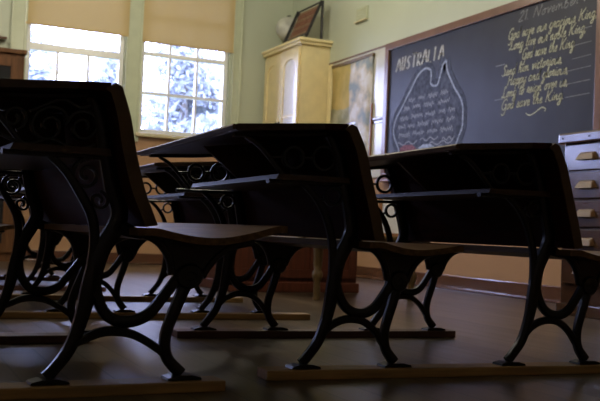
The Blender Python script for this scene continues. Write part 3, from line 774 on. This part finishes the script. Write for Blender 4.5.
obj('table_top', B(-.03, .92, -.04, .46, .425, .450, bev=.006), M['pale_wood'], t11)
obj('apron', B(.02, .88, .0, .42, .37, .425), M['pale_wood'], t11)
for x in (.06, .80):
    bm = bmesh.new(); lathe(bm, [(.022, 0), (.025, .02), (.022, .12), (.030, .14), (.038, .165), (.036, .185), (.024, .205), (.030, .24), (.034, .38)], x, .10, 12)
    obj('leg', bm, M['pale_wood'], t11, smooth=True)
t12 = thing('white_board', 'small white board in an orange wooden frame propped on the low pine table', 'board', (3.40, 5.74, .45), R(-62))
obj('card', B(-.12, .12, -.004, .004, .02, .30), M['white_card'], t12)
bm = bmesh.new()
for a in ((-.145, -.118, 0, .325), (.118, .145, 0, .325)): box(bm, a[0], a[1], -.012, .012, a[2], a[3], bev=.003)
box(bm, -.118, .118, -.012, .012, 0, .022); box(bm, -.118, .118, -.012, .012, .298, .322)
obj('frame', bm, M['orange_wood'], t12)
obj('prop_leg', B(-.012, .012, .010, .10, 0, .012), M['orange_wood'], t12)

# ------------------------------------------------------------------ outdoors
o = struct('ground_outside', B(-30, 45, YW + .4, 70, -.6, -.3), M['lawn'])
def tree(x, y, z, rx, rz, n, label, seed, cat='tree'):
    r_ = random.Random(seed)
    t_ = thing('garden_tree', label, cat, (x, y, -.3), 0, 'trees outside the windows')
    bm = bmesh.new(); lathe(bm, [(.16, 0), (.12, (z + .3) * .5), (.07, z + .3), (.02, z + .3 + rz * .7)], 0, 0, 8); obj('trunk', bm, M['bark'], t_, smooth=True)
    bm = bmesh.new()
    lumps = [(r_.uniform(-.6, .6) * rx, r_.uniform(-.6, .6) * rx, r_.uniform(-.7, .7) * rz, r_.uniform(.3, .55)) for _ in range(11)]
    for i in range(n):
        lx, ly, lz, lr = lumps[i % len(lumps)]
        v = Vector((r_.gauss(0, 1), r_.gauss(0, 1), r_.gauss(0, 1))).normalized() * (r_.random() ** .4)
        c = Vector((lx + v.x * lr * rx, ly + v.y * lr * rx, z + .3 + lz + v.z * lr * rz))
        a = Vector((r_.gauss(0, 1), r_.gauss(0, 1), r_.gauss(0, 1))).normalized(); b = a.orthogonal().normalized(); s_ = r_.uniform(.03, .065)
        bm.faces.new([bm.verts.new(c + a * s_ * 1.6), bm.verts.new(c + b * s_ * .7), bm.verts.new(c - a * s_ * 1.6), bm.verts.new(c - b * s_ * .7)])
    obj('foliage', bm, M['leaf'], t_)
tree(2.60, 19, 3.4, .75, 1.5, 6500, 'grey-leaved tree outside the first pane of the three-pane window', 1)
tree(4.50, 20, 3.3, .65, 1.4, 6500, 'grey-leaved tree outside the third pane of the three-pane window', 2)
tree(4.95, 16.0, 2.7, 1.1, 1.2, 6500, 'bushy tree outside the small-paned window, beside the post between the windows', 3)
tree(6.55, 18.6, 2.6, 1.1, 1.3, 6500, 'bushy tree outside the small-paned window, filling its lower panes', 4)
tree(7.7, 22.5, 3.6, 1.2, 1.7, 6500, 'taller loose tree outside the small-paned window, towards the cupboard side', 5)

# ------------------------------------------------------------------ light
SKY = 20.0
w = bpy.data.worlds.new('sky'); SC.world = w; w.use_nodes = True
nt = w.node_tree; bg = nt.nodes['Background']
tc = nt.nodes.new('ShaderNodeTexCoord'); sx = nt.nodes.new('ShaderNodeSeparateXYZ'); rp = nt.nodes.new('ShaderNodeValToRGB')
nt.links.new(tc.outputs['Generated'], sx.inputs[0]); nt.links.new(sx.outputs['Z'], rp.inputs['Fac']); nt.links.new(rp.outputs['Color'], bg.inputs['Color'])
rp.color_ramp.elements[0].color = (.52, .56, 1.0, 1); rp.color_ramp.elements[1].color = (.48, .56, 1.0, 1)
bg.inputs['Strength'].default_value = SKY
for i, (a, b) in enumerate(WIN):      # portals in the window openings guide the daylight sampling
    ld = bpy.data.lights.new('window_portal', 'AREA'); ld.shape = 'RECTANGLE'; ld.size = b - a; ld.size_y = Z1 - Z0
    ld.cycles.is_portal = True
    lo = bpy.data.objects.new('window_portal', ld); COL.objects.link(lo)
    lo.location = ((a + b) / 2, YW + .2, (Z0 + Z1) / 2); lo.rotation_euler = (-PI / 2, 0, 0)

LAMP = 55
for x, y in [(.2, 4.2), (2.6, 4.2), (.2, 8.0), (2.6, 8.0)]:     # the schoolroom's opal ceiling lamps
    ld = bpy.data.lights.new('ceiling_lamp', 'POINT'); ld.energy = LAMP; ld.color = (1.0, .90, .74); ld.shadow_soft_size = .16
    lo = bpy.data.objects.new('ceiling_lamp', ld); COL.objects.link(lo); lo.location = (x, y, 3.45)

# ------------------------------------------------------------------ camera
def cam_matrix(yaw, pitch, roll):
    f = Vector((math.sin(yaw) * math.cos(pitch), math.cos(yaw) * math.cos(pitch), math.sin(pitch)))
    r = Vector((math.cos(yaw), -math.sin(yaw), 0)); u = r.cross(f)
    r2 = r * math.cos(roll) + u * math.sin(roll); u2 = -r * math.sin(roll) + u * math.cos(roll)
    return Matrix(((r2.x, u2.x, -f.x), (r2.y, u2.y, -f.y), (r2.z, u2.z, -f.z))).to_4x4()
cd = bpy.data.cameras.new('camera'); co = bpy.data.objects.new('camera', cd); COL.objects.link(co)
co.matrix_world = Matrix.Translation((0, 0, .44)) @ cam_matrix(R(24.632), R(2.06485), R(2.49309))
cd.sensor_width = 36; cd.lens = 922.556 * 36 / 600; cd.clip_end = 200
cd.dof.use_dof = True; cd.dof.focus_distance = 3.0; cd.dof.aperture_fstop = 7.0
SC.camera = co

SC.view_settings.view_transform = 'Standard'; SC.view_settings.look = 'None'
SC.view_settings.gamma = 1; SC.view_settings.use_curve_mapping = False
SC.view_settings.exposure = 0.42
SC.cycles.use_denoising = True
SC.cycles.max_bounces = 10; SC.cycles.diffuse_bounces = 7; SC.cycles.transparent_max_bounces = 16
SC.cycles.caustics_reflective = False; SC.cycles.caustics_refractive = False
SC.cycles.sample_clamp_indirect = 6
